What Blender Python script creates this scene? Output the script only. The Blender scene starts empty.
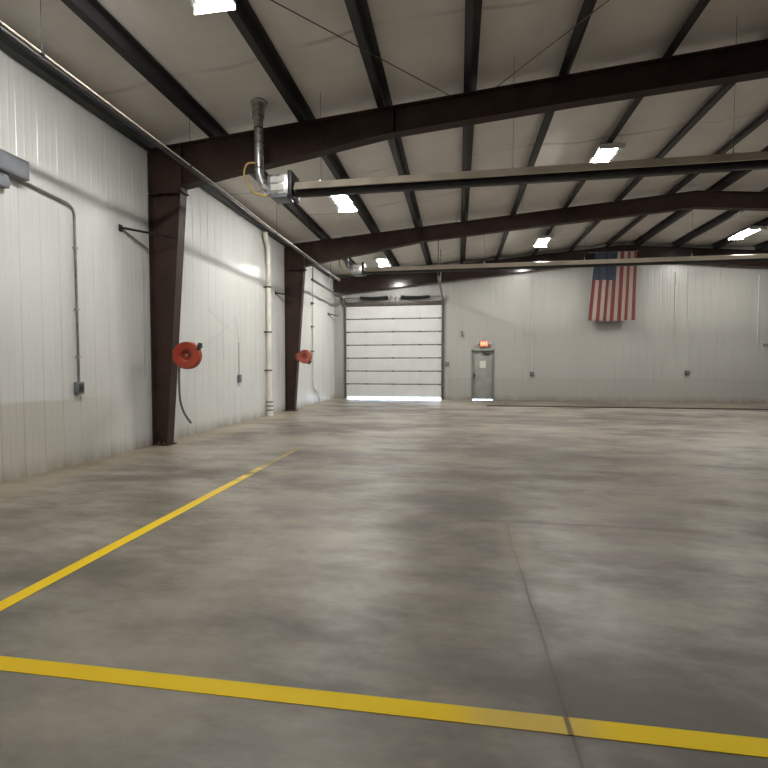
import bpy, bmesh, math, random
from mathutils import Vector, Matrix
random.seed(7)
C = bpy.context.scene.collection
H = 1.455                       # eye height
XL, XR, YE, YB = -5.6, 18.8, 20.5, -7.0
XRIDGE, SL = 6.6, 0.083
def mirx(x): return x if x <= XRIDGE else 2*XRIDGE - x
def ceil_z(x): return 6.075 + SL*mirx(x)
def purl_z(x): return 5.870 + SL*mirx(x)

# ------------------------------------------------------------------ helpers
ORG = {}
def link(o): C.objects.link(o); return o
def tag(o, label=None, cat=None, group=None, kind=None):
    if label: o['label'] = label
    if cat: o['category'] = cat
    if group: o['group'] = group
    if kind: o['kind'] = kind
    return o
def thing(name, label, cat, loc, group=None):
    o = link(bpy.data.objects.new(name, None)); o.location = loc
    o.empty_display_size = 0.1
    ORG[o] = Vector(loc)
    return tag(o, label, cat, group)
def obj(name, bm, mats, parent=None, org=None, smooth=True, angle=0.6, label=None):
    """bm is in world coordinates; it becomes one mesh object"""
    if parent is not None: O = ORG[parent]
    else: O = Vector(org) if org is not None else Vector((0, 0, 0))
    bmesh.ops.translate(bm, verts=bm.verts, vec=-O)
    bmesh.ops.recalc_face_normals(bm, faces=bm.faces)
    me = bpy.data.meshes.new(name); bm.to_mesh(me); bm.free()
    for m in (mats if isinstance(mats, (list, tuple)) else [mats]): me.materials.append(m)
    if smooth:
        for p in me.polygons: p.use_smooth = True
        me.set_sharp_from_angle(angle=angle)
    o = link(bpy.data.objects.new(name, me))
    if parent is not None: o.parent = parent
    else: o.location = O
    ORG[o] = O
    if label: o['label'] = label
    return o
def copy_tree(o, parent=None):
    c = o.copy(); C.objects.link(c)
    if parent is not None: c.parent = parent
    for ch in list(o.children): copy_tree(ch, c)
    return c
def BM(): return bmesh.new()
def box(bm, x0, x1, y0, y1, z0, z1, bev=0, mi=0, M=None):
    vs = [bm.verts.new((x, y, z)) for x in (x0, x1) for y in (y0, y1) for z in (z0, z1)]
    fs = [bm.faces.new([vs[i] for i in q]) for q in
          ((0,1,3,2),(4,6,7,5),(0,4,5,1),(2,3,7,6),(0,2,6,4),(1,5,7,3))]
    for f in fs: f.material_index = mi
    if bev:
        r = bmesh.ops.bevel(bm, geom=list({e for f in fs for e in f.edges}), offset=bev, segments=2, affect='EDGES', profile=0.5)
        for f in r['faces']: f.material_index = mi
        vs = list({v for f in r['faces'] for v in f.verts} | {v for v in vs if v.is_valid})
    if M is not None:
        for v in vs: v.co = M @ v.co
    return bm
def prism_xz(bm, pts, y0, y1):
    a = [bm.verts.new((x, y0, z)) for x, z in pts]; b = [bm.verts.new((x, y1, z)) for x, z in pts]
    n = len(pts); bm.faces.new(a); bm.faces.new(b[::-1])
    for i in range(n): bm.faces.new((a[i], b[i], b[(i+1) % n], a[(i+1) % n]))
    return bm
def strip_xz(bm, line, th, y0, y1):
    """a plate of thickness th (upwards) following a line in XZ"""
    rows = []
    for x, z in line:
        rows.append([bm.verts.new(p) for p in ((x, y0, z), (x, y1, z), (x, y1, z+th), (x, y0, z+th))])
    for a, b in zip(rows, rows[1:]):
        for k in range(4): bm.faces.new((a[k], a[(k+1) % 4], b[(k+1) % 4], b[k]))
    bm.faces.new(rows[0]); bm.faces.new(rows[-1][::-1])
    return bm
def spline(pts, n=6):
    P = [Vector(p) for p in pts]; out = []
    for i in range(len(P)-1):
        p0 = P[max(i-1, 0)]; p1 = P[i]; p2 = P[i+1]; p3 = P[min(i+2, len(P)-1)]
        for k in range(n):
            t = k/n
            out.append(0.5*((2*p1)+(p2-p0)*t+(2*p0-5*p1+4*p2-p3)*t*t+(3*p1-p0-3*p2+p3)*t**3))
    out.append(P[-1]); return out
def tube(bm, pts, r, n=10, mi=0):
    P = [Vector(p) for p in pts]
    T = []
    for i in range(len(P)):
        a = P[min(i+1, len(P)-1)] - P[max(i-1, 0)]; T.append(a.normalized())
    up = Vector((0, 0, 1)) if abs(T[0].z) < .9 else Vector((1, 0, 0))
    N = (up - T[0]*up.dot(T[0])).normalized(); rings = []
    for i, p in enumerate(P):
        N = (N - T[i]*N.dot(T[i])).normalized(); B = T[i].cross(N)
        rr = r[i] if isinstance(r, (list, tuple)) else r
        rings.append([bm.verts.new(p + rr*(math.cos(2*math.pi*k/n)*N + math.sin(2*math.pi*k/n)*B)) for k in range(n)])
    for a, b in zip(rings, rings[1:]):
        for k in range(n):
            f = bm.faces.new((a[k], a[(k+1) % n], b[(k+1) % n], b[k])); f.material_index = mi
    for rg in (rings[0], rings[-1][::-1]):
        f = bm.faces.new(rg); f.material_index = mi
    return bm
def bend(pts, rad=0.12, n=6):
    """polyline with rounded corners"""
    P = [Vector(p) for p in pts]; out = [P[0]]
    for i in range(1, len(P)-1):
        a = (P[i-1]-P[i]); b = (P[i+1]-P[i]); r = min(rad, a.length*.45, b.length*.45)
        s = P[i]+a.normalized()*r; e = P[i]+b.normalized()*r
        for k in range(n+1):
            t = k/n; out.append(s*(1-t)**2 + P[i]*2*t*(1-t) + e*t*t)
    out.append(P[-1]); return out
def lathe(bm, prof, M, n=32, mi=0, close=False):
    """prof: (radius, height) pairs about local Z, placed by matrix M"""
    rings = []
    for r, z in prof:
        if r < 1e-5: rings.append([bm.verts.new(M @ Vector((0, 0, z)))])
        else: rings.append([bm.verts.new(M @ Vector((r*math.cos(2*math.pi*k/n), r*math.sin(2*math.pi*k/n), z))) for k in range(n)])
    pairs = list(zip(rings, rings[1:]))
    if close: pairs.append((rings[-1], rings[0]))
    for a, b in pairs:
        for k in range(n):
            k2 = (k+1) % n
            if len(a) == 1 and len(b) == 1: continue
            if len(a) == 1: f = bm.faces.new((a[0], b[k2], b[k]))
            elif len(b) == 1: f = bm.faces.new((a[k], a[k2], b[0]))
            else: f = bm.faces.new((a[k], a[k2], b[k2], b[k]))
            f.material_index = mi
    return bm
def TR(x, y, z, rx=0, ry=0, rz=0):
    from mathutils import Euler
    return Matrix.Translation((x, y, z)) @ Euler((rx, ry, rz)).to_matrix().to_4x4()

# ------------------------------------------------------------------ materials
def new_mat(name):
    m = bpy.data.materials.new(name); m.use_nodes = True
    nt = m.node_tree; b = nt.nodes['Principled BSDF']
    return m, nt, b
class NB:
    def __init__(s, nt): s.nt = nt; s.L = nt.links
    def n(s, t, **k):
        nd = s.nt.nodes.new(t)
        for a, v in k.items(): setattr(nd, a, v)
        return nd
    def put(s, sock, v):
        if hasattr(v, 'links') or isinstance(v, bpy.types.NodeSocket): s.L.new(v, sock)
        else: sock.default_value = v
    def m(s, op, a, b=None, c=None, clamp=False):
        nd = s.n('ShaderNodeMath', operation=op); nd.use_clamp = clamp
        for i, v in enumerate((a, b, c)):
            if v is not None: s.put(nd.inputs[i], v)
        return nd.outputs[0]
    def pos(s):
        g = s.n('ShaderNodeNewGeometry'); x = s.n('ShaderNodeSeparateXYZ'); s.L.new(g.outputs['Position'], x.inputs[0])
        return g.outputs['Position'], x.outputs[0], x.outputs[1], x.outputs[2]
    def noise(s, vec, scale, detail=4, rough=.55, sc=(1, 1, 1), loc=(0, 0, 0)):
        mp = s.n('ShaderNodeMapping'); mp.inputs['Scale'].default_value = sc; mp.inputs['Location'].default_value = loc
        s.L.new(vec, mp.inputs[0]); nd = s.n('ShaderNodeTexNoise')
        s.L.new(mp.outputs[0], nd.inputs['Vector'])
        nd.inputs['Scale'].default_value = scale; nd.inputs['Detail'].default_value = detail; nd.inputs['Roughness'].default_value = rough
        return nd.outputs['Fac']
    def step(s, v, a, b, lo=0.0, hi=1.0):
        nd = s.n('ShaderNodeMapRange', interpolation_type='SMOOTHSTEP')
        s.put(nd.inputs['Value'], v)
        nd.inputs['From Min'].default_value = a; nd.inputs['From Max'].default_value = b
        nd.inputs['To Min'].default_value = lo; nd.inputs['To Max'].default_value = hi
        return nd.outputs['Result']
    def mix(s, f, a, b):
        nd = s.n('ShaderNodeMix', data_type='RGBA')
        s.put(nd.inputs['Factor'], f)
        for i, v in ((6, a), (7, b)):
            if isinstance(v, tuple): nd.inputs[i].default_value = (*v[:3], 1)
            else: s.L.new(v, nd.inputs[i])
        return nd.outputs[2]
    def bump(s, hgt, strength, dist, bsdf):
        nd = s.n('ShaderNodeBump'); nd.inputs['Strength'].default_value = strength; nd.inputs['Distance'].default_value = dist
        s.L.new(hgt, nd.inputs['Height']); s.L.new(nd.outputs[0], bsdf.inputs['Normal'])
def paint(name, col, rough=.5, metal=0.0, var=.12, scale=9.0, col2=None, spec=.5):
    m, nt, b = new_mat(name); q = NB(nt)
    tc = q.n('ShaderNodeTexCoord')
    f = q.noise(tc.outputs['Object'], scale, 4)
    c2 = col2 or tuple(c*(1-2*var) for c in col)
    c1 = tuple(min(1, c*(1+var)) for c in col)
    nt.links.new(q.mix(q.step(f, .35, .65), c2, c1), b.inputs['Base Color'])
    nt.links.new(q.step(f, .3, .7, rough*.88, min(1, rough*1.1)), b.inputs['Roughness'])
    b.inputs['Metallic'].default_value = metal
    b.inputs['Specular IOR Level'].default_value = spec
    return m
def glow(name, col, strength):
    m, nt, b = new_mat(name); q = NB(nt)
    tc = q.n('ShaderNodeTexCoord'); f = q.noise(tc.outputs['Object'], 3, 2)
    nt.links.new(q.mix(f, col, tuple(c*.97 for c in col)), b.inputs['Emission Color'])
    b.inputs['Base Color'].default_value = (*col, 1)
    b.inputs['Emission Strength'].default_value = strength
    return m

M = {}
M['steel_brown'] = paint('red_oxide_steel', (.050, .029, .023), .60, var=.12, scale=2.5, spec=.25)
M['steel_end'] = paint('red_oxide_steel_glossy', (.034, .020, .018), .20, var=.08, scale=2.5)
M['purlin'] = paint('dark_purlin_paint', (.026, .023, .025), .45, var=.15, scale=2, spec=.35)
M['eave'] = paint('dark_eave_strut', (.022, .024, .021), .5, var=.15, scale=2)
M['pipe'] = paint('gas_pipe_cream', (.52, .48, .40), .4, var=.10, scale=5)
M['galv'] = paint('galvanized', (.50, .50, .50), .35, metal=.85, var=.2, scale=14)
M['grey_box'] = paint('grey_enclosure', (.19, .205, .23), .45, var=.05)
M['conduit'] = paint('grey_conduit', (.25, .25, .235), .4, metal=.4, var=.12)
M['white_conduit'] = paint('white_conduit', (.60, .60, .56), .45, var=.05)
M['dark_box'] = paint('dark_box', (.055, .055, .055), .5, var=.1)
M['black'] = paint('black_steel', (.014, .014, .016), .5, var=.2)
M['pvc'] = paint('pvc_white', (.86, .83, .75), .35, var=.04, scale=4)
M['band'] = paint('clamp_dark', (.14, .12, .10), .5, var=.1)
M['reel'] = paint('reel_red', (.40, .050, .020), .32, var=.10, scale=6)
M['reel_faded'] = paint('reel_red_faded', (.42, .10, .065), .4, var=.10, scale=6)
M['hub'] = paint('hub_metal', (.55, .5, .48), .3, metal=.6, var=.1)
M['hose'] = paint('rubber_hose', (.10, .10, .095), .55, var=.1)
M['white_panel'] = paint('white_door_panel', (.74, .75, .73), .35, var=.02, scale=2)
M['joint'] = paint('door_joint_grey', (.085, .085, .08), .5, var=.1)
M['track'] = paint('galv_track', (.11, .11, .105), .5, metal=.3, var=.15)
M['header'] = paint('header_angle', (.095, .08, .07), .5, var=.15)
M['bracket'] = paint('spring_bracket', (.55, .55, .52), .4, var=.08)
M['reflector'] = paint('heater_reflector', (.52, .46, .37), .33, metal=.35, var=.06, scale=3)
M['heater_dark'] = paint('heater_tube', (.030, .032, .036), .42, var=.15, scale=4)
M['label'] = paint('white_label', (.68, .67, .63), .5, var=.03)
M['yellow_hose'] = paint('yellow_gas_hose', (.50, .34, .10), .4, var=.1)
M['door_grey'] = paint('door_grey', (.33, .34, .31), .42, var=.05, scale=3)
M['frame_grey'] = paint('frame_grey', (.24, .245, .22), .45, var=.06, scale=3)
M['paper'] = paint('paper', (.66, .67, .62), .6, var=.02)
M['fixture'] = paint('fixture_white', (.78, .78, .76), .35, var=.02)
M['alu'] = paint('wing_aluminium', (.55, .55, .54), .28, metal=1.0, var=.05)
M['tube_light'] = glow('fluorescent_tube', (1.0, .98, .94), 180.0)
M['exit_face'] = glow('exit_face', (1.0, .17, .085), 1.35)
M['exit_letters'] = glow('exit_letters', (1.0, .62, .40), 1.6)
M['exit_red'] = paint('exit_housing', (.55, .14, .08), .45, var=.05)
M['lamp_head'] = paint('lamp_head', (.45, .46, .55), .3, var=.05)
M['flag_red'] = paint('flag_red', (.165, .030, .025), .75, var=.08, scale=20)
M['flag_white'] = paint('flag_white', (.37, .305, .265), .75, var=.04, scale=20)
M['flag_blue'] = paint('flag_blue', (.030, .045, .078), .75, var=.1, scale=20)
M['flag_star'] = paint('flag_star', (.075, .095, .125), .75, var=.04, scale=20)
M['drain'] = paint('drain_steel', (.016, .013, .011), .95, var=.2, spec=.03)
M['outside'] = paint('outside_concrete', (.55, .55, .55), .8, var=.06, scale=1)
M['back'] = paint('plain_panel', (.62, .62, .57), .5, var=.03, scale=1)

SCUFF = [(10.38, 1.62, 10.38, 3.05, .018, .55), (9.75, 2.75, 11.5, 2.05, .05, .16), (11.2, 2.80, 9.75, 1.98, .05, .16), (11.15, 2.2, 11.05, 2.6, .14, .35)]
def mat_wall(name, base, low, axis, st=.3):
    m, nt, b = new_mat(name); q = NB(nt); P, x, y, z = q.pos()
    big = q.noise(P, .5, 3, .5)
    streak = q.noise(P, 1.0, 4, .6, sc=(3.2, 3.2, .22))
    col = q.mix(q.step(streak, .38, .70, 0, st), base, tuple(c*f for c, f in zip(base, (.82, .82, .79))))
    # grimy lower sheet, up to about a metre
    wob = q.m('ADD', z, q.m('MULTIPLY', q.m('SUBTRACT', big, .5), .12))
    along = y if axis == 'y' else x
    lowm = q.m('MULTIPLY', q.step(wob, 1.02, .96), q.step(along, 7.2, 5.4) if axis == 'y' else 0.45)
    col = q.mix(q.m('MULTIPLY', lowm, .85), col, low)
    # splash-back dirt just above the slab
    foot = q.m('MULTIPLY', q.step(q.m('ADD', z, q.m('MULTIPLY', big, .35)), .48, .12), q.step(streak, .30, .62, .35, 1.0))
    col = q.mix(q.m('MULTIPLY', foot, .75), col, (.24, .20, .145))
    if axis == 'y':     # scuffs and scratches in the second bay
        for (ya, za, yb2, zb, w, k) in SCUFF:
            dy, dz = yb2-ya, zb-za; L2 = dy*dy+dz*dz
            py = q.m('SUBTRACT', y, ya); pz = q.m('SUBTRACT', z, za)
            tt = q.m('DIVIDE', q.m('ADD', q.m('MULTIPLY', py, dy), q.m('MULTIPLY', pz, dz)), L2, clamp=True)
            ey = q.m('SUBTRACT', py, q.m('MULTIPLY', tt, dy)); ez = q.m('SUBTRACT', pz, q.m('MULTIPLY', tt, dz))
            d = q.m('SQRT', q.m('ADD', q.m('MULTIPLY', ey, ey), q.m('MULTIPLY', ez, ez)))
            col = q.mix(q.m('MULTIPLY', q.step(d, w, 0, 0, k), q.step(big, .3, .55, .5, 1)), col, (.25, .25, .23))
    nt.links.new(col, b.inputs['Base Color'])
    b.inputs['Roughness'].default_value = .31
    b.inputs['Specular IOR Level'].default_value = .5
    oil = q.noise(P, 2.2, 2, .5, sc=(1, 1, .6))
    q.bump(oil, .10, .006, b)
    return m
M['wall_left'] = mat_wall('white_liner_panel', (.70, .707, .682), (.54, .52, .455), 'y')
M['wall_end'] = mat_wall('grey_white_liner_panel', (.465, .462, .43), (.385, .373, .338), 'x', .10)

def mat_ceiling():
    m, nt, b = new_mat('insulation_facing'); q = NB(nt); P, x, y, z = q.pos()
    big = q.noise(P, .8, 5, .6); wr = q.noise(P, 1.3, 3, .5, sc=(.35, 3.0, 1))
    col = q.mix(q.step(big, .3, .7), (.72, .68, .64), (.82, .785, .745))
    # lapped seams across each strip
    ys = q.m('ADD', y, q.m('MULTIPLY', q.m('SUBTRACT', q.noise(P, .25, 2), .5), .9))
    seam = q.m('PINGPONG', ys, 1.05)
    sm = q.step(seam, .055, .015)
    col = q.mix(q.m('MULTIPLY', sm, q.step(big, .42, .6, .05, .5)), col, (.32, .29, .26))
    nt.links.new(col, b.inputs['Base Color']); b.inputs['Roughness'].default_value = .55
    q.bump(wr, .5, .03, b)
    return m
M['ceiling'] = mat_ceiling()

def floor_color(q, P, x, y):
    a = q.noise(P, .62, 7, .62, sc=(.75, 1.25, 1), loc=(1.3, 0, 0)); bb = q.noise(P, 1.9, 6, .68, sc=(.6, 1.5, 1), loc=(7, 3, 0)); cc = q.noise(P, .20, 3, .5, loc=(3, 11, 0))
    v = q.m('ADD', q.m('MULTIPLY', a, .50), q.m('ADD', q.m('MULTIPLY', bb, .25), q.m('MULTIPLY', cc, .35)))
    col = q.mix(q.step(v, .45, .67), (.128, .111, .090), (.375, .338, .278))
    fine = q.noise(P, 9, 3, .55)
    col = q.mix(q.step(fine, .40, .75, 0, .16), col, (.15, .135, .115))
    return col, v, fine
def mat_floor():
    m, nt, b = new_mat('sealed_concrete'); q = NB(nt); P, x, y, z = q.pos()
    col, v, fine = floor_color(q, P, x, y)
    n1 = q.noise(P, .9, 4, .6, loc=(1, 5, 0))
    # tracked-in dirt along the left wall and at the far end
    wl = q.m('ADD', q.m('SUBTRACT', x, XL), q.m('MULTIPLY', n1, -1.3))
    col = q.mix(q.step(wl, .35, -.35, 0, .7), col, (.34, .28, .20))
    fe = q.m('MULTIPLY', q.step(y, 17.58, 17.68), q.step(x, .6, 1.8))
    col = q.mix(q.m('MULTIPLY', fe, .65), col, (.145, .118, .09))
    # saw-cut joints
    def joint(c, at, w, wob, rng=None):
        d = q.m('ABSOLUTE', q.m('SUBTRACT', q.m('ADD', c, q.m('MULTIPLY', q.m('SUBTRACT', q.noise(P, 1.5, 2), .5), wob)), at))
        j = q.step(d, w, w*.45)
        s = q.step(d, w*6, 0, 0, .42)
        return q.m('MAXIMUM', j, s)
    g = q.step(n1, .32, .50, .55, 1.0)
    ja = q.m('MULTIPLY', joint(x, .45, .011, .06), q.m('MULTIPLY', g, q.step(y, 4.55, 4.3, .10, 1)))
    jb = q.m('MULTIPLY', joint(y, 4.41, .020, .02), q.m('MULTIPLY', g, q.m('MULTIPLY', q.step(x, -.05, .35, .08, 1), q.step(x, 2.6, 1.6, .10, 1))))
    jc = q.m('MULTIPLY', joint(y, 10.6, .016, .02), .35)
    jm = q.m('MAXIMUM', q.m('MAXIMUM', ja, jb), jc)
    col = q.mix(q.m('MULTIPLY', jm, .85), col, (.075, .058, .042))
    # rusty stain at the joint crossing
    dx = q.m('SUBTRACT', x, .47); dy = q.m('SUBTRACT', y, 3.9)
    rr = q.m('ADD', q.m('MULTIPLY', dx, q.m('MULTIPLY', dx, 30.)), q.m('MULTIPLY', dy, q.m('MULTIPLY', dy, 2.2)))
    col = q.mix(q.m('MULTIPLY', q.step(rr, 1.0, 0), .35), col, (.33, .25, .17))
    # a few pale paint drips
    vo = q.n('ShaderNodeTexVoronoi'); nt.links.new(P, vo.inputs['Vector']); vo.inputs['Scale'].default_value = 1.7
    wn = q.n('ShaderNodeTexWhiteNoise'); nt.links.new(vo.outputs['Position'], wn.inputs['Vector'])
    sp = q.m('MULTIPLY', q.step(vo.outputs['Distance'], .028, .018), q.m('GREATER_THAN', wn.outputs['Value'], .82))
    col = q.mix(q.m('MULTIPLY', sp, .7), col, (.52, .49, .42))
    nt.links.new(col, b.inputs['Base Color'])
    nt.links.new(q.m('ADD', q.m('ADD', q.step(v, .42, .62, .50, .29), q.m('MULTIPLY', fe, .3)), q.m('MULTIPLY', fine, .12)), b.inputs['Roughness'])
    b.inputs['Specular IOR Level'].default_value = .5
    q.bump(q.m('ADD', q.m('MULTIPLY', fine, .25), q.m('MULTIPLY', jm, -1.0)), .25, .006, b)
    return m
M['floor'] = mat_floor()
def mat_line(name, wear_from, wear_to):
    m, nt, b = new_mat(name); q = NB(nt); P, x, y, z = q.pos()
    col, v, fine = floor_color(q, P, x, y)
    n = q.noise(P, 5, 6, .7); n2 = q.noise(P, 1.1, 3, .6, loc=(2, 2, 0))
    yel = q.mix(q.step(n2, .35, .65), (.92, .62, .006), (.98, .70, .010))
    pale = q.mix(q.step(y, 3.0, 7.0, 0, .55), yel, (.62, .52, .24))
    w = q.m('ADD', q.step(y, wear_from, wear_to, -.08, .22), q.m('ADD', q.m('MULTIPLY', n, .45), q.m('MULTIPLY', n2, .45)))
    # rubbed where the wheels cross beside the joint
    dj = q.m('ABSOLUTE', q.m('SUBTRACT', x, .30)); w = q.m('ADD', w, q.step(dj, .36, .16, 0, .07)); rub = q.step(dj, .36, .14, 0, .5)
    pale = q.mix(rub, pale, (.50, .40, .20))
    jt = q.step(q.m('ABSOLUTE', q.m('SUBTRACT', x, .45)), .016, .006)
    mk = q.step(w, .55, .66, 0, .85)
    col = q.mix(mk, pale, col)
    col = q.mix(q.m('MULTIPLY', jt, .8), col, (.10, .08, .05))
    nt.links.new(col, b.inputs['Base Color']); b.inputs['Roughness'].default_value = .6; b.inputs['Specular IOR Level'].default_value = .25
    return m
M['line'] = mat_line('yellow_floor_paint', 2.3, 7.5)

# ------------------------------------------------------------------ setting
def struct(name, bm, mat, **k):
    o = obj(name, bm, mat, **k); o['kind'] = 'structure'; return o
struct('floor', box(BM(), XL-.25, XR+.2, YB-.2, YE+.06, -.25, 0), M['floor'], smooth=False)
struct('ground_outside', box(BM(), -30, 40, YE+.06, YE+45, -.26, -.012), M['outside'], smooth=False)

PROF = [(0, 0), (.095, 0), (.106, .0022), (.124, .0022), (.135, 0), (.185, 0), (.196, .0022), (.214, .0022), (.225, 0), (.281, 0), (.287, -.006), (.295, -.006), (.305, 0)]
def ribbed(s0, s1, fn, z0fn, ztop, pitch=.3048):
    """liner sheet: fn(s, d) -> (x, y); z0fn(sa, sb) -> list of (zlow, zhigh)"""
    bm = BM(); ss = []
    k = math.floor(s0/pitch)
    while k*pitch < s1:
        for s, d in PROF[:-1]:
            v = k*pitch + s
            if s0 <= v <= s1: ss.append((v, d))
        k += 1
    ss = [(s0, 0)] + [p for p in ss if p[0] > s0+.002 and p[0] < s1-.002] + [(s1, 0)]
    cuts = z0fn(None, None)
    extra = [(c, None) for c in cuts if s0 < c < s1]
    full = []
    for a, b in zip(ss, ss[1:]):
        full.append(a)
        for c, _ in sorted(extra):
            if a[0] < c < b[0]: full.append((c, a[1] + (b[1]-a[1])*(c-a[0])/(b[0]-a[0])))
    full.append(ss[-1])
    for (a, da), (b, db) in zip(full, full[1:]):
        zl = z0fn(a, b)
        xa, ya = fn(a, da); xb, yb = fn(b, db)
        vs = [bm.verts.new(p) for p in ((xa, ya, zl), (xb, yb, zl), (xb, yb, ztop(b)), (xa, ya, ztop(a)))]
        bm.faces.new(vs)
    bmesh.ops.remove_doubles(bm, verts=bm.verts, dist=.0004)
    return bm
struct('wall_left', ribbed(YB, YE, lambda s, d: (XL+d, s), lambda a, b: [] if a is None else 0.0, lambda s: 5.66), M['wall_left'], smooth=False)
GX0, GX1, GZ = -4.99, -.75, 4.27
DX0, DX1, DZ = .58, 1.56, 2.20
def zend(a, b):
    if a is None: return [GX0, GX1, DX0, DX1]
    mid = (a+b)/2
    if GX0 < mid < GX1: return GZ
    if DX0 < mid < DX1: return DZ
    return 0.0
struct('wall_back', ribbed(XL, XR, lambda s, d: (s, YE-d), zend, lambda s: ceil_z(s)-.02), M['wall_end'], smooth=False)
struct('wall_right', box(BM(), XR, XR+.15, YB, YE, 0, 5.75), M['back'], smooth=False)
bm = BM(); prism_xz(bm, [(XL-.2, 0), (XR+.2, 0), (XR+.2, ceil_z(XR)+.1), (XRIDGE, ceil_z(XRIDGE)+.1), (XL-.2, ceil_z(XL)+.1)], YB-.15, YB)
struct('wall_front', bm, M['back'], smooth=False)
# outer skin behind the liner sheets
bm = BM(); box(bm, XL-.2, XL-.04, YB, YE+.12, 0, 5.72); struct('wall_left_outer', bm, M['back'], smooth=False)
bm = BM()
for x0, x1, z0 in ((XL-.2, GX0, 0), (GX0, GX1, GZ), (GX1, DX0, 0), (DX0, DX1, DZ), (DX1, XR+.2, 0)):
    prism_xz(bm, [(x0, z0), (x1, z0), (x1, ceil_z(x1))] + ([(XRIDGE, ceil_z(XRIDGE))] if x0 < XRIDGE < x1 else []) + [(x0, ceil_z(x0))], YE+.03, YE+.12)
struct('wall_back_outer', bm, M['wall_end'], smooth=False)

# ceiling: faced insulation draped over the purlins, one sheet with a slight sag in each space
PX = [-4.27, -2.62, -1.24, .17, 1.64, 3.15, 4.62, 6.05]
PX = PX + [2*XRIDGE - x for x in reversed(PX)]
def sag(x):
    E = [XL-.2] + PX + [XR+.2]
    for a, b in zip(E, E[1:]):
        if a <= x <= b: return .055*math.sin(math.pi*(x-a)/(b-a))**2
    return 0
bm = BM(); rows = []; xs = sorted(set([XL-.2 + i*(XR-XL+.4)/180 for i in range(181)] + PX + [XRIDGE]))
NY = 56
for j in range(NY+1):
    yy = YB-.15 + j*(YE+.3-YB)/NY
    rows.append([bm.verts.new((x, yy, ceil_z(x) - sag(x)*(.75+.25*math.sin(yy*2.1+x*1.7)))) for x in xs])
for a, b in zip(rows, rows[1:]):
    for i in range(len(xs)-1): bm.faces.new((a[i], a[i+1], b[i+1], b[i]))
o = struct('ceiling', bm, M['ceiling'], angle=3.0)
bm = BM(); strip_xz(bm, [(XL-.4, ceil_z(XL-.4)+.03), (XRIDGE, ceil_z(XRIDGE)+.03), (XR+.4, ceil_z(XR+.4)+.03)], .12, YB-.3, YE+.3)
struct('ceiling_deck', bm, M['back'], smooth=False)

# dark eave strut along the left wall top
bm = BM(); box(bm, XL+.006, XL+.08, YB, YE-.29, 5.36, 5.56)
strip = box(bm, XL+.08, XL+.16, YB, YE-.29, 5.36, 5.375)
o = obj('eave_strut', bm, M['eave'], org=(XL+.08, 7, 5.36)); tag(o, 'dark steel eave strut running along the top of the white left wall', 'eave strut')

# ------------------------------------------------------------------ frames
BOT = [(-4.93, 4.70), (-4.1, 4.85), (-2.62, 5.08), (-1.1, 5.335), (1.83, 5.59), (4.55, 5.79), (6.6, 5.955)]
def mirror_line(L): return L + [(2*XRIDGE-x, z) for x, z in reversed(L[:-1])]
def top_line(x0=XL+.03):
    return [(x0, purl_z(x0)), (XRIDGE, purl_z(XRIDGE)), (2*XRIDGE-x0, purl_z(x0))]
def rafter(y, label):
    t = thing('roof_rafter', label, 'roof beam', (XRIDGE, y, 5.93), 'brown rafters of the main frames')
    b = mirror_line(BOT); tl = top_line()
    poly = [(XL+.03, 4.6), (-4.93, 4.6)] + b + [(2*XRIDGE+4.93, 4.6), (2*XRIDGE-XL-.03, 4.6)] + tl[::-1]
    obj('web', prism_xz(BM(), poly, y-.007, y+.007), M['steel_brown'], t, smooth=False)
    obj('bottom_flange', strip_xz(BM(), b, .018, y-.1, y+.1), M['steel_brown'], t, smooth=False)
    obj('top_flange', strip_xz(BM(), [(x, z-.02) for x, z in tl], .018, y-.1, y+.1), M['steel_brown'], t, smooth=False)
    for x, zb in ((-4.93, 4.6),):
        obj('stiffener', box(BM(), x-.018, x, y-.1, y+.1, zb, purl_z(x)-.02), M['steel_brown'], t, smooth=False)
    obj('stiffener', box(BM(), -1.11, -1.09, y-.1, y+.1, 5.335, purl_z(-1.1)-.02), M['steel_brown'], t, smooth=False)
    obj('knee_plate', box(BM(), XL+.03, -4.90, y-.1, y+.1, 4.59, 4.615), M['steel_brown'], t, smooth=False)
    obj('outer_flange', box(BM(), XL+.012, XL+.03, y-.1, y+.1, 4.615, 5.34), M['steel_brown'], t, smooth=False)
    for x in (-5.45, -5.25, -5.03):
        for s in (-.06, .06): obj('bolt', box(BM(), x-.016, x+.016, y+s-.016, y+s+.016, 4.565, 4.64), M['steel_brown'], t, smooth=False)
    return t
def column(y, label):
    t = thing('steel_column', label, 'column', (XL+.2, y, 0), 'brown columns along the left wall')
    xt, xb, zt = -4.96, -5.31, 4.59
    obj('web', prism_xz(BM(), [(XL+.03, .02), (xb, .02), (xt, zt), (XL+.03, zt)], y-.007, y+.007), M['steel_brown'], t, smooth=False)
    bm = BM(); prism_xz(bm, [(xb-.004, .02), (xb+.016, .02), (xt+.016, zt), (xt-.004, zt)], y-.1, y+.1)
    obj('inner_flange', bm, M['steel_brown'], t, smooth=False)
    obj('outer_flange', box(BM(), XL+.012, XL+.03, y-.1, y+.1, .02, zt), M['steel_brown'], t, smooth=False)
    obj('base_plate', box(BM(), XL+.012, xb+.06, y-.13, y+.13, 0, .02), M['steel_brown'], t, smooth=False)
    for x in (XL+.12, xb-.06):
        for s in (-.08, .08): obj('anchor_bolt', lathe(BM(), [(0, .06), (.016, .06), (.016, .02), (.011, .02)], TR(x, y+s, 0), 6), M['band'], t)
    return t
Y1, Y2 = 7.80, 14.47
rafter(Y1, 'nearest dark brown steel rafter, crossing above the hose reel column')
rafter(Y2, 'second dark brown steel rafter, halfway to the far wall')
column(Y1, 'nearest brown tapered steel column on the left wall, bright red hose reel on it')
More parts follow.
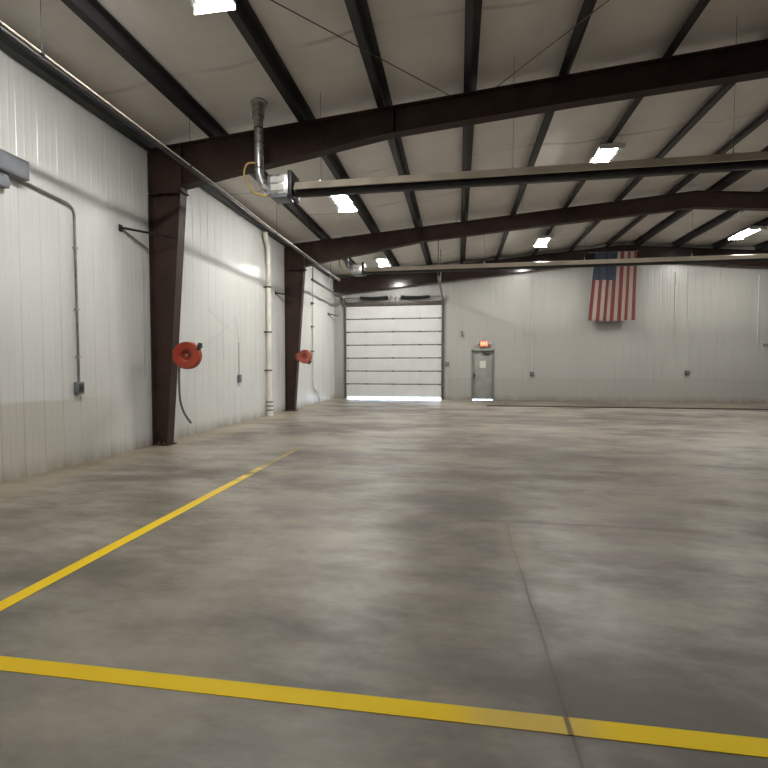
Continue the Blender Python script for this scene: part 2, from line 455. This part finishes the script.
column(Y2, 'farther brown tapered steel column beside the white drain pipe, faded hose reel on it')
# end-wall rafter
ye = YE-.16
t = thing('end_rafter', 'dark glossy beam along the top of the far wall, above the overhead door', 'roof beam', (XRIDGE, ye, 5.5))
bl = [(XL+.03, 4.70), (XRIDGE, 5.82), (2*XRIDGE-XL-.03, 4.70)]
tl = top_line()
obj('web', prism_xz(BM(), bl + tl[::-1], ye-.01, ye+.01), M['steel_end'], t, smooth=False)
obj('bottom_flange', strip_xz(BM(), bl, .018, ye-.1, ye+.1), M['steel_end'], t, smooth=False)
obj('top_flange', strip_xz(BM(), [(x, z-.02) for x, z in tl], .018, ye-.1, ye+.1), M['steel_end'], t, smooth=False)

# purlins: Z sections over the rafters
PL = ['first dark roof purlin out from the left wall', 'second dark roof purlin from the left wall, light fixtures hung under it',
      'third dark roof purlin from the left wall', 'fourth dark roof purlin from the left wall, running nearly straight away overhead',
      'fifth dark roof purlin from the left wall, between the brace rod and a light row',
      'sixth dark roof purlin from the left wall, second light row hung under it', 'seventh dark roof purlin from the left wall',
      'eighth dark roof purlin from the left wall, just left of the ridge', 'dark roof purlin just right of the ridge',
      'second dark roof purlin right of the ridge', 'third dark roof purlin right of the ridge, far right light fixture near it',
      'fourth dark roof purlin right of the ridge', 'fifth dark roof purlin right of the ridge', 'sixth dark roof purlin right of the ridge',
      'seventh dark roof purlin right of the ridge', 'last dark roof purlin toward the right wall']
for i, x in enumerate(PX):
    z0, z1 = purl_z(x)+.002, ceil_z(x)-.012; s = 1 if x < XRIDGE else -1
    bm = BM()
    box(bm, x-.006, x+.006, YB, YE-.03, z0, z1)
    box(bm, min(x, x-s*.105), max(x, x-s*.105), YB, YE-.03, z0, z0+.010)
    box(bm, min(x, x+s*.105), max(x, x+s*.105), YB, YE-.03, z1-.010, z1)
    box(bm, x-s*.105-.005, x-s*.105+.005, YB, YE-.03, z0, z0+.03)
    t = obj('purlin', bm, M['purlin'], org=(x, 7, z0), smooth=False)
    tag(t, PL[i], 'purlin', 'roof purlins')

# roof brace rods above the nearest bay
o = obj('brace_rod', tube(BM(), [(-4.6, 2.1, purl_z(-4.6)-.02), (-.165, 7.66, purl_z(-.165)-.03)], .0075, 6), M['band'], org=(-2, 5, 5.7))
tag(o, 'thin roof brace rod slanting between the second and fourth purlins before the nearest rafter', 'brace rod', 'roof brace rods')
o = obj('brace_rod', tube(BM(), [(.57, 7.66, purl_z(.57)-.03), (5.2, 2.4, purl_z(5.2)-.02)], .0075, 6), M['band'], org=(2, 6, 5.9))
tag(o, 'thin roof brace rod slanting up right across the fifth purlin before the nearest rafter', 'brace rod', 'roof brace rods')

# gas pipe under the rafters along the left side
PXp, PZp = -4.31, 4.715
t = thing('gas_pipe', 'long thin cream pipe hung below the ceiling along the left wall', 'pipe', (PXp, 7, PZp))
obj('pipe_run', tube(BM(), [(PXp, YB+.1, PZp+.015), (PXp, 4, PZp+.01), (PXp, 7.7, PZp), (PXp, 10, PZp-.05), (PXp, 14.5, PZp-.07), (PXp, 16.6, PZp-.07)], .014, 12), M['pipe'], t)
obj('shadow_cable', tube(BM(), [(PXp-.03, YB+.1, PZp-.022), (PXp-.035, 4, PZp-.025), (PXp-.035, 7.7, PZp-.035), (PXp-.035, 10, PZp-.085), (PXp-.035, 14.5, PZp-.105), (PXp-.035, 16.6, PZp-.105)], .026, 10), M['black'], t, label='dark cable run added under the pipe to strengthen its shadow')  # dark run added below the pipe to deepen its shadow on the wall
for yy, dz in ((1.0, .012), (4.3, .01), (7.0, 0), (10.6, -.053), (13.9, -.068), (16.4, -.07)):
    bm = BM(); lathe(bm, [(.014, -.02), (.020, -.02), (.020, .02), (.014, .02)], TR(PXp, yy, PZp+dz, math.pi/2), 12)
    tube(bm, [(PXp, yy, PZp+dz+.028), (PXp, yy, purl_z(PXp)-.002)], .0035, 5)
    obj('hanger', bm, M['black'], t)

# ------------------------------------------------------------------ tube heaters
def heater(y, z, ox, label):
    t = thing('radiant_tube_heater', label, 'heater', (ox+(-2.85), y, z), 'radiant tube heaters under the roof')
    x0, x1 = ox+(-2.60), 16.2
    # reflector: inverted trough
    sec = [(-.19, -.075), (-.115, .055), (-.05, .075), (.05, .075), (.115, .055), (.19, -.075)]
    bm = BM(); ra = []
    for xx in (x0, x1):
        outer = [bm.verts.new((xx, y+a, z+b)) for a, b in sec]
        inner = [bm.verts.new((xx, y+a*.93, z+b-.008)) for a, b in sec]
        ra.append((outer, inner))
    (o0, i0), (o1, i1) = ra
    for k in range(5):
        bm.faces.new((o0[k], o0[k+1], o1[k+1], o1[k])); bm.faces.new((i0[k], i1[k], i1[k+1], i0[k+1])).material_index = 1
        bm.faces.new((o0[k], i0[k], i0[k+1], o0[k+1])); bm.faces.new((o1[k], o1[k+1], i1[k+1], i1[k]))
    bm.faces.new((o0[0], o1[0], i1[0], i0[0])); bm.faces.new((o0[5], i0[5], i1[5], o1[5]))
    obj('reflector', bm, [M['reflector'], M['heater_dark']], t, angle=.3)
    obj('burner_tube', tube(BM(), [(x0-.1, y, z-.06), (x1+.15, y, z-.06)], .075, 16), M['heater_dark'], t)
    # burner box
    bx = obj('burner_box', box(BM(), ox+(-3.05), ox+(-2.70), y-.16, y+.16, z-.13, z+.19, .012), M['galv'], t)
    for a, b in ((z+.055, z+.15), (z-.07, z+.03)):
        obj('white_panel', box(BM(), ox+(-2.99), ox+(-2.77), y-.172, y-.158, a, b, .003), M['label'], bx)
    obj('lower_housing', box(BM(), ox+(-3.0), ox+(-2.72), y-.15, y+.15, z-.175, z-.128, .01), M['grey_box'], bx)
    obj('mounting_plate', box(BM(), ox+(-2.695), ox+(-2.63), y-.19, y+.19, z-.17, z+.23, .01), M['black'], t)
    # vent: collar into the ceiling, straight pipe, elbow into the box
    zc = ceil_z(ox+(-3.24))-.03
    pts = bend([(ox+(-3.26), y, zc), (ox+(-3.25), y, z+.24), (ox+(-3.16), y, z+.05), (ox+(-3.03), y, z+.0)], .16)
    obj('flue', tube(BM(), pts, .072, 16), M['galv'], t)
    bm = BM(); lathe(bm, [(.074, -.22), (.095, -.22), (.105, 0), (.15, .02), (.15, .035), (.074, .035)], TR(ox+(-3.26), y, zc-.03), 20)
    obj('roof_collar', bm, M['galv'], t)
    for zz in (zc-.42, zc-.66, z+.36): obj('flue_joint', lathe(BM(), [(.073, -.012), (.08, -.012), (.08, .012), (.073, .012)], TR(ox+(-3.255), y, zz), 16), M['band'], t)
    # gas connector loop
    obj('gas_hose', tube(BM(), spline([(ox+(-3.24), y-.09, z+.42), (ox+(-3.40), y-.12, z+.40), (ox+(-3.46), y-.12, z+.25), (ox+(-3.40), y-.12, z+.08), (ox+(-3.27), y-.12, z-.08), (ox+(-3.02), y-.12, z-.14)]), .016, 8), M['yellow_hose'], t)
    for xx in (-2.2, .8, 3.8, 6.8, 9.8, 12.8, 15.8):
        bm = BM(); box(bm, xx-.02, xx+.02, y-.06, y+.06, z+.07, z+.085)
        tube(bm, [(xx, y, z+.07), (xx, y, z+.17)], .010, 8)
        h = obj('hanger', bm, M['galv'], t)
        obj('hanger_wire', tube(BM(), [(xx, y, z+.16), (xx, y, ceil_z(xx)-.05)], .003, 5), M['black'], h)
    return t
heater(7.28, 4.35, 0, 'nearest radiant tube heater, long beige trough below the nearest rafter')
heater(15.0, 4.63, -.42, 'farther radiant tube heater, long beige trough crossing in front of the flag top')

# ------------------------------------------------------------------ light fixtures
def fixture(loc, label, group):
    x, y, z = loc
    t = thing('light_fixture', label, 'light fixture', loc, group)
    obj('housing', box(BM(), x-.145, x+.145, y-.60, y+.60, z+.02, z+.075, .006), M['fixture'], t)
    for sg in (-1, 1):
        w = [(sg*.144, .021), (sg*.25, .016), (sg*.25, .024), (sg*.144, .029)]
        obj('reflector_wing', prism_xz(BM(), [(x+a, z+b) for a, b in w], y-.60, y+.60), M['alu'], t, smooth=False)
        ye_ = y + sg*.606
        obj('end_plate', box(BM(), x-.252, x+.252, ye_-.006, ye_+.006, z-.045, z+.055), M['fixture'], t, smooth=False)
    for k in (-.115, -.069, -.023, .023, .069, .115):
        obj('lamp_tube', tube(BM(), [(x+k, y-.575, z-.012), (x+k, y+.575, z-.012)], .018, 10), M['tube_light'], t)
    for yy in (-.4, .4):
        obj('hanger', box(BM(), x-.02, x+.02, y+yy-.02, y+yy+.02, z+.07, z+.127), M['band'], t)
    return t
def fix_z(x): return purl_z(x)-.13
LX = [-2.85, 3.12, 9.75]
SEEN = {(0, 1): 'lit fluorescent fixture cut off by the top edge, nearest of all',
        (0, 2): 'lit fluorescent fixture just under the near heater trough on the left',
        (0, 3): 'lit fluorescent fixture above the overhead door',
        (1, 2): 'lit fluorescent fixture above the near heater trough, right of centre',
        (1, 3): 'lit fluorescent fixture under the second rafter, up and left of the flag',
        (2, 3): 'lit fluorescent fixture up and right of the flag, farthest right'}
LY = {0: [None, 4.38, 11.18, 17.7], 1: [None, None, 10.9, 17.65], 2: [None, None, 10.9, 17.75]}
NUDGE = {(0, 1): .11, (0, 3): -.08, (1, 3): -.08}
proto = None
for i, x in enumerate(LX):
    for j in range(4):
        lab = SEEN.get((i, j)); y = LY[i][j]
        if y is None: continue
        z = fix_z(x); xn = x + NUDGE.get((i, j), 0)
        lb, gp = (lab, 'lit fluorescent light fixtures') if lab else ('lit fluorescent fixture just beyond the right edge, nearer than the farthest right one', 'lit fluorescent light fixtures')
        if proto is None:
            proto = fixture((xn, y, z), lb, gp)
        else:
            c = copy_tree(proto); c.location = (xn, y, z); tag(c, lb, None, gp)

# ------------------------------------------------------------------ left wall items
W = XL
t = thing('electrical_trough', 'grey electrical trough box high on the left wall at the picture edge', 'electrical box', (W+.09, 4.75, 3.83))
obj('enclosure', box(BM(), W+.005, W+.15, 4.2, 5.21, 3.84, 4.08, .006), M['grey_box'], t)
obj('cover', box(BM(), W+.15, W+.158, 4.22, 5.19, 3.855, 4.065, .003), M['grey_box'], t)
obj('lower_box', box(BM(), W+.005, W+.10, 4.5, 4.98, 3.66, 3.84, .005), M['grey_box'], t)
t = thing('wall_conduit', 'grey conduit bending from the trough down to a switch on the left wall', 'conduit', (W+.03, 6, 1.2))
obj('conduit_run', tube(BM(), bend([(W+.035, 5.15, 3.855), (W+.035, 6.02, 3.80), (W+.035, 6.03, 1.22)], .16), .017, 10), M['conduit'], t)
for zz in (3.2, 2.3, 1.6): obj('strap', box(BM(), W+.004, W+.06, 6.0, 6.06, zz-.012, zz+.012), M['galv'], t)
t = thing('wall_switch', 'small dark switch box at the foot of the near left conduit', 'switch', (W+.04, 6.03, 1.15))
obj('box', box(BM(), W+.004, W+.07, 5.965, 6.095, 1.05, 1.23, .006), M['grey_box'], t)
obj('toggle_plate', box(BM(), W+.07, W+.078, 5.985, 6.075, 1.075, 1.205, .004), M['dark_box'], t)
obj('toggle', box(BM(), W+.078, W+.095, 6.02, 6.04, 1.12, 1.16, .003), M['dark_box'], t)
def flange_brace(y, dy, label, z=3.78, xin=-4.98):
    t = thing('flange_brace', label, 'bracket', (W+.03, y, z), 'dark triangular wall brackets')
    bm = BM(); a = Vector((W+.02, y, z)); b = Vector((xin, y+dy, z-.02))
    for off, hh in ((0, .022), (.0, .0)):
        pass
    tube(bm, [a, b], .021, 4)
    obj('arm', bm, M['black'], t, smooth=False)
    obj('strut', tube(BM(), [a+Vector((.01, .02, -.02)), Vector((W+.06, y+dy*.92, z-.20))], .010, 6), M['band'], t)
    obj('wall_plate', box(BM(), W+.005, W+.02, y-.04, y+.04, z-.06, z+.05, .003), M['black'], t)
    return t
flange_brace(6.99, .68, 'dark triangular bracket on the near side of the nearest column')
flange_brace(13.62, .78, 'dark triangular bracket on the near side of the farther column', z=3.74, xin=-5.05)
flange_brace(19.45, .85, 'dark triangular bracket on the left wall beside the overhead door', z=3.76, xin=-5.35)

# PVC downpipe
y = 12.85
t = thing('drain_pipe', 'thick white drain pipe running down the left wall before the farther column', 'pipe', (W+.09, y, 0))
obj('pipe_run', tube(BM(), bend([(W+.11, y-.18, 5.32), (W+.11, y-.18, 5.16), (W+.11, y, 4.96), (W+.11, y, .02)], .10), .066, 16), M['pvc'], t)
for zz in (3.78, 2.47, 1.35):
    bm = BM(); lathe(bm, [(.071, -.022), (.082, -.022), (.082, .022), (.071, .022)], TR(W+.11, y, zz), 18)
    box(bm, W+.005, W+.06, y-.11, y+.11, zz-.02, zz+.02)
    obj('clamp', bm, M['band'], t)
bm = BM(); lathe(bm, [(.073, .5), (.092, .48), (.10, .40), (.10, .06), (.112, .05), (.112, 0), (.073, 0)], TR(W+.115, y, .002), 20)
fit = obj('cleanout_sleeve', bm, M['pvc'], t)
for zz in (.42, .30, .18): obj('sleeve_ring', lathe(BM(), [(.0995, -.02), (.104, -.02), (.104, .02), (.0995, .02)], TR(W+.115, y, zz), 20), M['grey_box'], fit)

t = thing('wall_outlet', 'small grey outlet box on the left wall between the two columns', 'outlet', (W+.03, 11.14, 1.14))
obj('box', box(BM(), W+.004, W+.06, 11.07, 11.21, 1.05, 1.25, .006), M['grey_box'], t)
obj('cover_plate', box(BM(), W+.06, W+.066, 11.085, 11.195, 1.07, 1.23, .003), M['conduit'], t)
o = obj('conduit_drop', tube(BM(), [(W+.02, 11.14, 1.24), (W+.02, 11.14, 2.1)], .013, 8), M['white_conduit'], org=(W+.02, 11.14, 1.24))
tag(o, 'short pale conduit rising from the outlet box between the columns', 'conduit')
# thin conduit in the last bay
t = thing('thin_conduit', 'thin pale conduit down the left wall past the farther column, kinked at the floor', 'conduit', (W+.04, 17.15, 0))
obj('conduit_run', tube(BM(), bend([(W+.05, 17.2, 5.3), (W+.05, 17.15, .66), (W+.05, 17.75, .42), (W+.05, 18.05, .04)], .2), .022, 10), M['white_conduit'], t)
for zz in (3.9, 3.0, 2.05): obj('strap', box(BM(), W+.004, W+.085, 17.05, 17.28, zz-.02, zz+.02), M['dark_box'], t)

# hose reels
def reel(cx, cy, cz, r, rot, mat, label, colx, arm, guide, hose):
    t = thing('hose_reel', label, 'hose reel', (cx, cy, cz), 'hose reels on the left columns')
    Mx = TR(cx, cy, cz) @ Matrix.Rotation(rot, 4, 'Z') @ Matrix.Rotation(math.pi/2, 4, 'X')
    # spool side facing the viewer: rolled rim, dished disc, deep hub well
    prof = [(r*.97, -.04), (r, -.032), (r, .028), (r*.985, .045), (r*.93, .058), (r*.80, .050), (r*.62, .048), (r*.47, .042), (r*.40, .03), (r*.36, -.02), (r*.16, -.028), (r*.15, -.04)]
    obj('spool', lathe(BM(), prof, Mx, 48, close=True), mat, t)
    obj('back_disc', lathe(BM(), [(0, -.065), (r*.97, -.065), (r, -.053), (r*.97, -.041), (0, -.041)], Mx, 48), mat, t)
    obj('hub', lathe(BM(), [(0, .035), (r*.07, .035), (r*.10, .02), (r*.10, -.041), (0, -.041)], Mx, 20), M['hub'], t)
    bm = BM()
    box(bm, min(colx, cx)-.01, max(colx, cx)-r*.0+.03, cy-.012+.10, cy+.012+.10, cz-.05, cz+.05, .003)
    box(bm, colx-.0, colx+.02, cy+.02, cy+.16, cz-.11, cz+.11, .003)
    tube(bm, [(cx, cy+.02, cz), (cx, cy+.12, cz)], .03, 12)
    if arm:
        for s in (-.045, .045): box(bm, colx, cx-.1, cy-.10, cy-.085, cz+s-.014, cz+s+.014, .002)
    obj('mounting_arm', bm, mat, t)
    gx, gz = guide
    bm = BM(); d = Vector((gx, 0, gz)).normalized(); p = Vector((cx, cy, cz)) + Vector((gx, 0, gz))
    box(bm, -.02, .02, -.05, .05, -.07, .07, .008, M=TR(p.x, p.y, p.z, 0, math.atan2(gx, gz)*.35))
    tube(bm, [Vector((cx, cy+.09, cz)), Vector((p.x, cy+.09, p.z))], .012, 6)
    tube(bm, [Vector((p.x, cy-.04, p.z)), Vector((p.x, cy+.10, p.z))], .012, 6)
    obj('hose_guide', bm, M['dark_box'], t)
    if hose: obj('hose', tube(BM(), spline(hose, 8), .019, 10), M['hose'], t)
    return t
reel(-4.76, 7.54, 1.655, .245, math.radians(6), M['reel'], 'bright red hose reel on the nearest brown column, black hose hanging from it', -5.06, False, (.235, .155),
     [(-4.93, 7.58, 1.58), (-4.95, 7.58, 1.35), (-4.95, 7.58, 1.05), (-4.93, 7.58, .82), (-4.86, 7.58, .62), (-4.73, 7.58, .44)])
reel(-4.84, 14.16, 1.775, .222, math.radians(-8), M['reel_faded'], 'faded red hose reel held off the farther brown column', -5.14, True, (.16, -.19), None)

# ------------------------------------------------------------------ overhead door
t = thing('door_1', 'white sectional overhead door closed, daylight showing under its bottom edge', 'door', ((GX0+GX1)/2, YE-.03, 0)); t['kind'] = 'structure'
z = .088; n = 7; ph = (4.18-z)/n
yd0, yd1 = YE-.075, YE-.025
for k in range(n):
    a, b = z+k*ph, z+(k+1)*ph
    bm = BM(); box(bm, GX0-.03, GX1+.03, yd0, yd1, a+.022, b-.022, .006)
    obj('panel', bm, M['white_panel'], t, smooth=False)
    bm = BM(); box(bm, GX0-.03, GX1+.03, yd0+.02, yd1, b-.023, b+.023) if k < n-1 else box(bm, GX0-.03, GX1+.03, yd0+.015, yd1, b-.023, b+.01)
    obj('panel_joint', bm, M['joint'], t, smooth=False)
    if k < n-1:
        for xx in (GX0+.05, (GX0*.79+GX1*.21), (GX0+GX1)/2, (GX0*.22+GX1*.78), GX1-.05):
            obj('hinge', box(BM(), xx-.05, xx+.05, yd0-.014, yd0+.001, b-.032, b+.032, .004), M['track'], t)
obj('bottom_seal', box(BM(), GX0-.03, GX1+.03, yd0+.01, yd1-.01, z-.012, z+.016), M['joint'], t, smooth=False)
for xx in (GX0-.07, GX1+.07):
    pts = bend([(xx, YE-.10, .02), (xx, YE-.10, 4.47), (xx, 15.6, 4.50)], .30, 8)
    bm = BM(); tube(bm, pts, .046, 8)
    obj('track', bm, M['track'], t)
    bm = BM(); box(bm, xx-.05, xx+.05, YE-.065, YE-.012, 0, 4.4); obj('jamb_angle', bm, M['track'], t, smooth=False)
    for yy in (15.7, 18.0): obj('track_hanger', tube(BM(), [(xx, yy, 4.53), (xx, yy, ceil_z(xx)-.05)], .015, 4), M['track'], t)
obj('header_angle', box(BM(), GX0-.1, GX1+.1, YE-.10, YE-.004, 4.17, 4.36, .004), M['header'], t)

t = thing('torsion_spring_shaft', 'spring shaft with two black coil springs above the overhead door', 'spring shaft', ((GX0+GX1)/2, YE-.2, 4.56))
sy, sz = YE-.16, 4.54
obj('shaft', tube(BM(), [(GX0-.18, sy, sz), (GX1+.18, sy, sz)], .016, 10), M['track'], t)
for a, b in ((-4.36, -3.10), (-2.50, -1.24)):
    bm = BM(); pts = []; rr = .06
    N = 46
    for i in range(N*8+1):
        u = i/(N*8); ang = 2*math.pi*N*u
        pts.append((a+(b-a)*u, sy+rr*math.cos(ang), sz-.035*math.sin(math.pi*u)+rr*math.sin(ang)))
    tube(bm, pts, .013, 5)
    obj('spring', bm, M['black'], t)
for xx in (-3.02, -2.82, -2.58):
    bm = BM(); box(bm, xx-.02, xx+.02, sy-.07, YE-.012, sz-.14, sz+.14, .004); lathe(bm, [(.017, -.04), (.065, -.04), (.065, .04), (.017, .04)], TR(xx, sy, sz, 0, math.pi/2), 18)
    obj('centre_bracket', bm, M['bracket'], t)
for xx in (GX0-.08, GX1+.08):
    bm = BM(); lathe(bm, [(.017, -.06), (.09, -.06), (.09, -.045), (.065, -.04), (.065, .04), (.09, .045), (.09, .06), (.017, .06)], TR(xx, sy, sz, 0, math.pi/2), 20)
    obj('cable_drum', bm, M['bracket'], t)
    bm = BM(); box(bm, xx-.015, xx+.015, sy-.07, YE-.012, sz-.10, sz+.10, .004)
    obj('end_bracket', bm, M['bracket'], t)

# ------------------------------------------------------------------ man door
t = thing('door_2', 'grey steel exit door in the far wall, white notice on it, lit sign above', 'door', ((DX0+DX1)/2, YE, 0)); t['kind'] = 'structure'
bm = BM(); yf0, yf1 = YE-.035, YE+.12
box(bm, DX0-.0, DX0+.055, yf0, yf1, 0, DZ); box(bm, DX1-.055, DX1, yf0, yf1, 0, DZ); box(bm, DX0, DX1, yf0, yf1, DZ-.06, DZ)
obj('door_frame', bm, M['frame_grey'], t, smooth=False)
leaf = obj('door_leaf', box(BM(), DX0+.05, DX1-.05, YE+.055, YE+.10, .030, DZ-.055, .003), M['door_grey'], t)
obj('notice', box(BM(), .93, 1.19, YE+.051, YE+.056, 1.40, 1.71), M['paper'], leaf, smooth=False)
bm = BM(); box(bm, DX0+.085, DX0+.135, YE+.04, YE+.055, .94, 1.16, .003)
tube(bm, bend([(DX0+.11, YE+.055, 1.06), (DX0+.11, YE-.01, 1.06), (DX0+.24, YE-.01, 1.06)], .03), .014, 8)
obj('handle', bm, M['dark_box'], leaf)
bm = BM(); box(bm, 1.10, 1.38, YE+.0, YE+.055, 1.985, 2.05, .005); tube(bm, [(1.15, YE+.01, 2.06), (1.02, YE-.03, 2.09), (1.30, YE+.0, 2.12)], .01, 6)
obj('closer', bm, M['dark_box'], leaf)

# ------------------------------------------------------------------ exit sign
t = thing('exit_sign', 'lit red exit sign above the grey door', 'exit sign', (1.10, YE-.05, 2.46))
ex0, ex1, ez0, ez1 = .92, 1.29, 2.32, 2.57
obj('housing', box(BM(), ex0, ex1, YE-.085, YE-.004, ez0, ez1, .012), M['exit_red'], t)
obj('face', box(BM(), ex0+.025, ex1-.025, YE-.091, YE-.084, ez0+.025, ez1-.025, .002), M['exit_face'], t)
cu = bpy.data.curves.new('exit_text', 'FONT'); cu.body = 'EXIT'; cu.size = .17; cu.align_x = 'CENTER'; cu.align_y = 'CENTER'; cu.extrude = .002
to = link(bpy.data.objects.new('exit_text', cu)); bpy.context.view_layer.update()
me = bpy.data.meshes.new_from_object(to.evaluated_get(bpy.context.evaluated_depsgraph_get()))
bpy.data.objects.remove(to); bpy.data.curves.remove(cu)
bm = BM(); bm.from_mesh(me); bpy.data.meshes.remove(me)
for v in bm.verts: v.co = Vector(((ex0+ex1)/2 + v.co.x*.82, YE-.094 - v.co.z, (ez0+ez1)/2 + v.co.y*1.1))
obj('letters', bm, M['exit_letters'], t, smooth=False)
for xx in (ex0-.10, ex1+.10):
    bm = BM(); lathe(bm, [(0, .05), (.05, .045), (.062, .03), (.05, -.03), (.02, -.05), (0, -.05)], TR(xx, YE-.085, 2.455, math.pi/2), 18)
    tube(bm, [(xx, YE-.06, 2.455), (xx+(.11 if xx < 1.1 else -.11), YE-.04, 2.455)], .015, 8)
    obj('lamp_head', bm, M['lamp_head'], t)

# ------------------------------------------------------------------ flag
Z0f, Z1f, X0f, X1f = H+1.90, H+4.66, 5.27, 7.12
t_y = YE-.36
def flag_pt(u, v):            # u 0..1 left to right, v 0..1 top to bottom
    tap = .045*(1-v) if u < .5 else -.0
    x = X0f + u*(X1f-X0f) + (1-u)*(.24*(1-v)+.02*v) - u*.04*v
    y = t_y + .035*math.sin(u*15+v*1.2)*(.35+.65*v) + .02*math.sin(u*31+1)
    z = Z1f - v*(Z1f-Z0f) - .04*v*math.sin(math.pi*(u*1.0)) + .012*v*math.sin(u*26)
    return Vector((x, y, z))
bm = BM(); NU, NV = 52, 40
g = [[bm.verts.new(flag_pt(i/NU, j/NV)) for i in range(NU+1)] for j in range(NV+1)]
for j in range(NV):
    for i in range(NU):
        f = bm.faces.new((g[j][i], g[j][i+1], g[j+1][i+1], g[j+1][i]))
        s = i*13//NU
        f.material_index = 2 if (s < 7 and j < NV*.40) else (0 if s % 2 == 0 else 1)
r = bmesh.ops.extrude_face_region(bm, geom=list(bm.faces))
bmesh.ops.translate(bm, vec=(0, .004, 0), verts=[v for v in r['geom'] if isinstance(v, bmesh.types.BMVert)])
for k in range(9):                     # star rows run down the hoist when hung
    cnt = 6 if k % 2 == 0 else 5
    for q_ in range(cnt):
        uu = (q_+.5 + (0 if cnt == 6 else .5))/6*.52 + .01; vv = (k+.85)/9.3*.385
        vs = []
        for a in range(10):
            rr = .036 if a % 2 == 0 else .015; an = math.pi/2 + a*math.pi/5
            p = flag_pt(uu + rr*math.cos(an)/(X1f-X0f), max(0.002, vv - rr*math.sin(an)/(Z1f-Z0f))); p.y -= .006
            vs.append(bm.verts.new(p))
        f = bm.faces.new(vs); f.material_index = 3
t = thing('flag', 'american flag hung vertically high on the far wall', 'flag', ((X0f+X1f)/2, t_y, Z1f))
o = obj('flag_cloth', bm, [M['flag_red'], M['flag_white'], M['flag_blue'], M['flag_star']], t, angle=1.2)
obj('hanging_pole', tube(BM(), [(X0f-.05, t_y+.01, Z1f+.01), (X1f+.05, t_y+.01, Z1f+.01)], .016, 10), M['band'], t)
for xx in (X0f+.3, X1f-.5): obj('hanging_cord', tube(BM(), [(xx, t_y+.01, Z1f+.01), (xx, t_y+.02, ceil_z(xx)-.04)], .005, 5), M['band'], t)

# ------------------------------------------------------------------ far wall fittings
def wall_box(name, label, cat, x, z, w, h, mat, d=.06, plate=True):
    t = thing(name, label, cat, (x, YE-.03, z))
    obj('box', box(BM(), x-w/2, x+w/2, YE-d, YE+.001, z-h/2, z+h/2, .005), mat, t)
    if plate: obj('cover_plate', box(BM(), x-w*.38, x+w*.38, YE-d-.005, YE-d, z-h*.38, z+h*.38, .002), M['conduit'], t)
    return t
def drop(label, x, z0, z1, mat, r=.014):
    o = obj('conduit_drop', tube(BM(), [(x, YE-r, z0), (x, YE-r, z1)], r, 8), mat, org=(x, YE-.022, z0))
    tag(o, label, 'conduit'); return o
wall_box('thermostat', 'small grey thermostat box on the far wall up and left of the exit sign', 'thermostat', .16, 2.89, .10, .26, M['grey_box'])
wall_box('door_control', 'small dark control box beside the right edge of the overhead door', 'control box', -.47, 1.57, .15, .17, M['dark_box'])
drop('faint thin conduit on the far wall, left one of the pair right of the door', 2.78, 1.75, 4.9, M['white_conduit'])
drop('thin pale conduit on the far wall above the dark outlet right of the door', 3.10, 1.24, 4.9, M['white_conduit'], .017)
wall_box('wall_outlet', 'small dark outlet box on the far wall right of the grey door', 'outlet', 3.13, 1.15, .14, .17, M['dark_box'])
drop('pale conduit on the far wall right of the flag, left one of its pair', 8.70, 1.2, 5.3, M['white_conduit'], .022)
drop('pale conduit on the far wall right of the flag, ending in the black outlet', 9.19, 1.3, 5.3, M['white_conduit'], .022)
wall_box('wall_outlet', 'small black outlet box on the far wall right of the flag', 'outlet', 9.22, 1.2, .16, .16, M['dark_box'])
drop('pale conduit on the far wall at the right edge of the picture', 11.75, 2.4, 5.1, M['white_conduit'], .018)
wall_box('wall_outlet', 'grey outlet box on the far wall at the right edge of the picture', 'outlet', 12.05, 2.31, .14, .12, M['grey_box'])

# ------------------------------------------------------------------ floor items
def front_line():
    bm = box(BM(), -2.79, 8.0, 1.853, 1.948, 0, .0025)
    for v in bm.verts: v.co.y += .010*v.co.x
    return bm
def side_line():
    bm = box(BM(), -2.785, -2.675, 1.92, 7.9, 0, .0025)
    for v in bm.verts: v.co.x -= .013*(v.co.y-2.0)
    return bm
o = obj('floor_line', front_line(), M['line'], org=(0, 1.94, 0), smooth=False)
tag(o, 'yellow painted line crossing the floor in the foreground', 'floor marking')
o = obj('floor_line', side_line(), M['line'], org=(-2.76, 4.5, 0), smooth=False)
tag(o, 'worn yellow painted line leading away along the left side of the floor', 'floor marking')
t = thing('trench_drain', 'long dark trench drain in the floor in front of the far wall', 'drain', (9, 17.48, 0))
bm = BM(); box(bm, 1.06, 16.5, 17.30, 17.34, 0, .006); box(bm, 1.06, 16.5, 17.62, 17.66, 0, .006); box(bm, 1.06, 1.09, 17.30, 17.66, 0, .006)
obj('frame', bm, M['drain'], t, smooth=False)
bm = BM(); box(bm, 1.09, 16.5, 17.34, 17.62, 0, .002)
xx = 1.12
while xx < 16.45:
    box(bm, xx, xx+.03, 17.34, 17.62, .002, .006); xx += .075
obj('grate', bm, M['drain'], t, smooth=False)

# ------------------------------------------------------------------ light from outside, camera
w = bpy.data.worlds.new('sky'); bpy.context.scene.world = w; w.use_nodes = True
bg = w.node_tree.nodes['Background']
bg.inputs['Color'].default_value = (.62, .77, 1.0, 1); bg.inputs['Strength'].default_value = 28.0
w.cycles.sampling_method = 'NONE'
cam = bpy.data.cameras.new('camera'); co = link(bpy.data.objects.new('camera', cam))
co.location = (0, 0, H); cam.sensor_width = 36; cam.lens = 460/768*36; cam.clip_end = 200
co.rotation_euler = (math.pi/2 - math.atan(17.3/460), 0, math.radians(9.14))
sc = bpy.context.scene; sc.camera = co
sc.view_settings.view_transform = 'Standard'; sc.view_settings.look = 'None'
sc.view_settings.exposure = 0.0; sc.view_settings.gamma = 1.0; sc.view_settings.use_curve_mapping = False
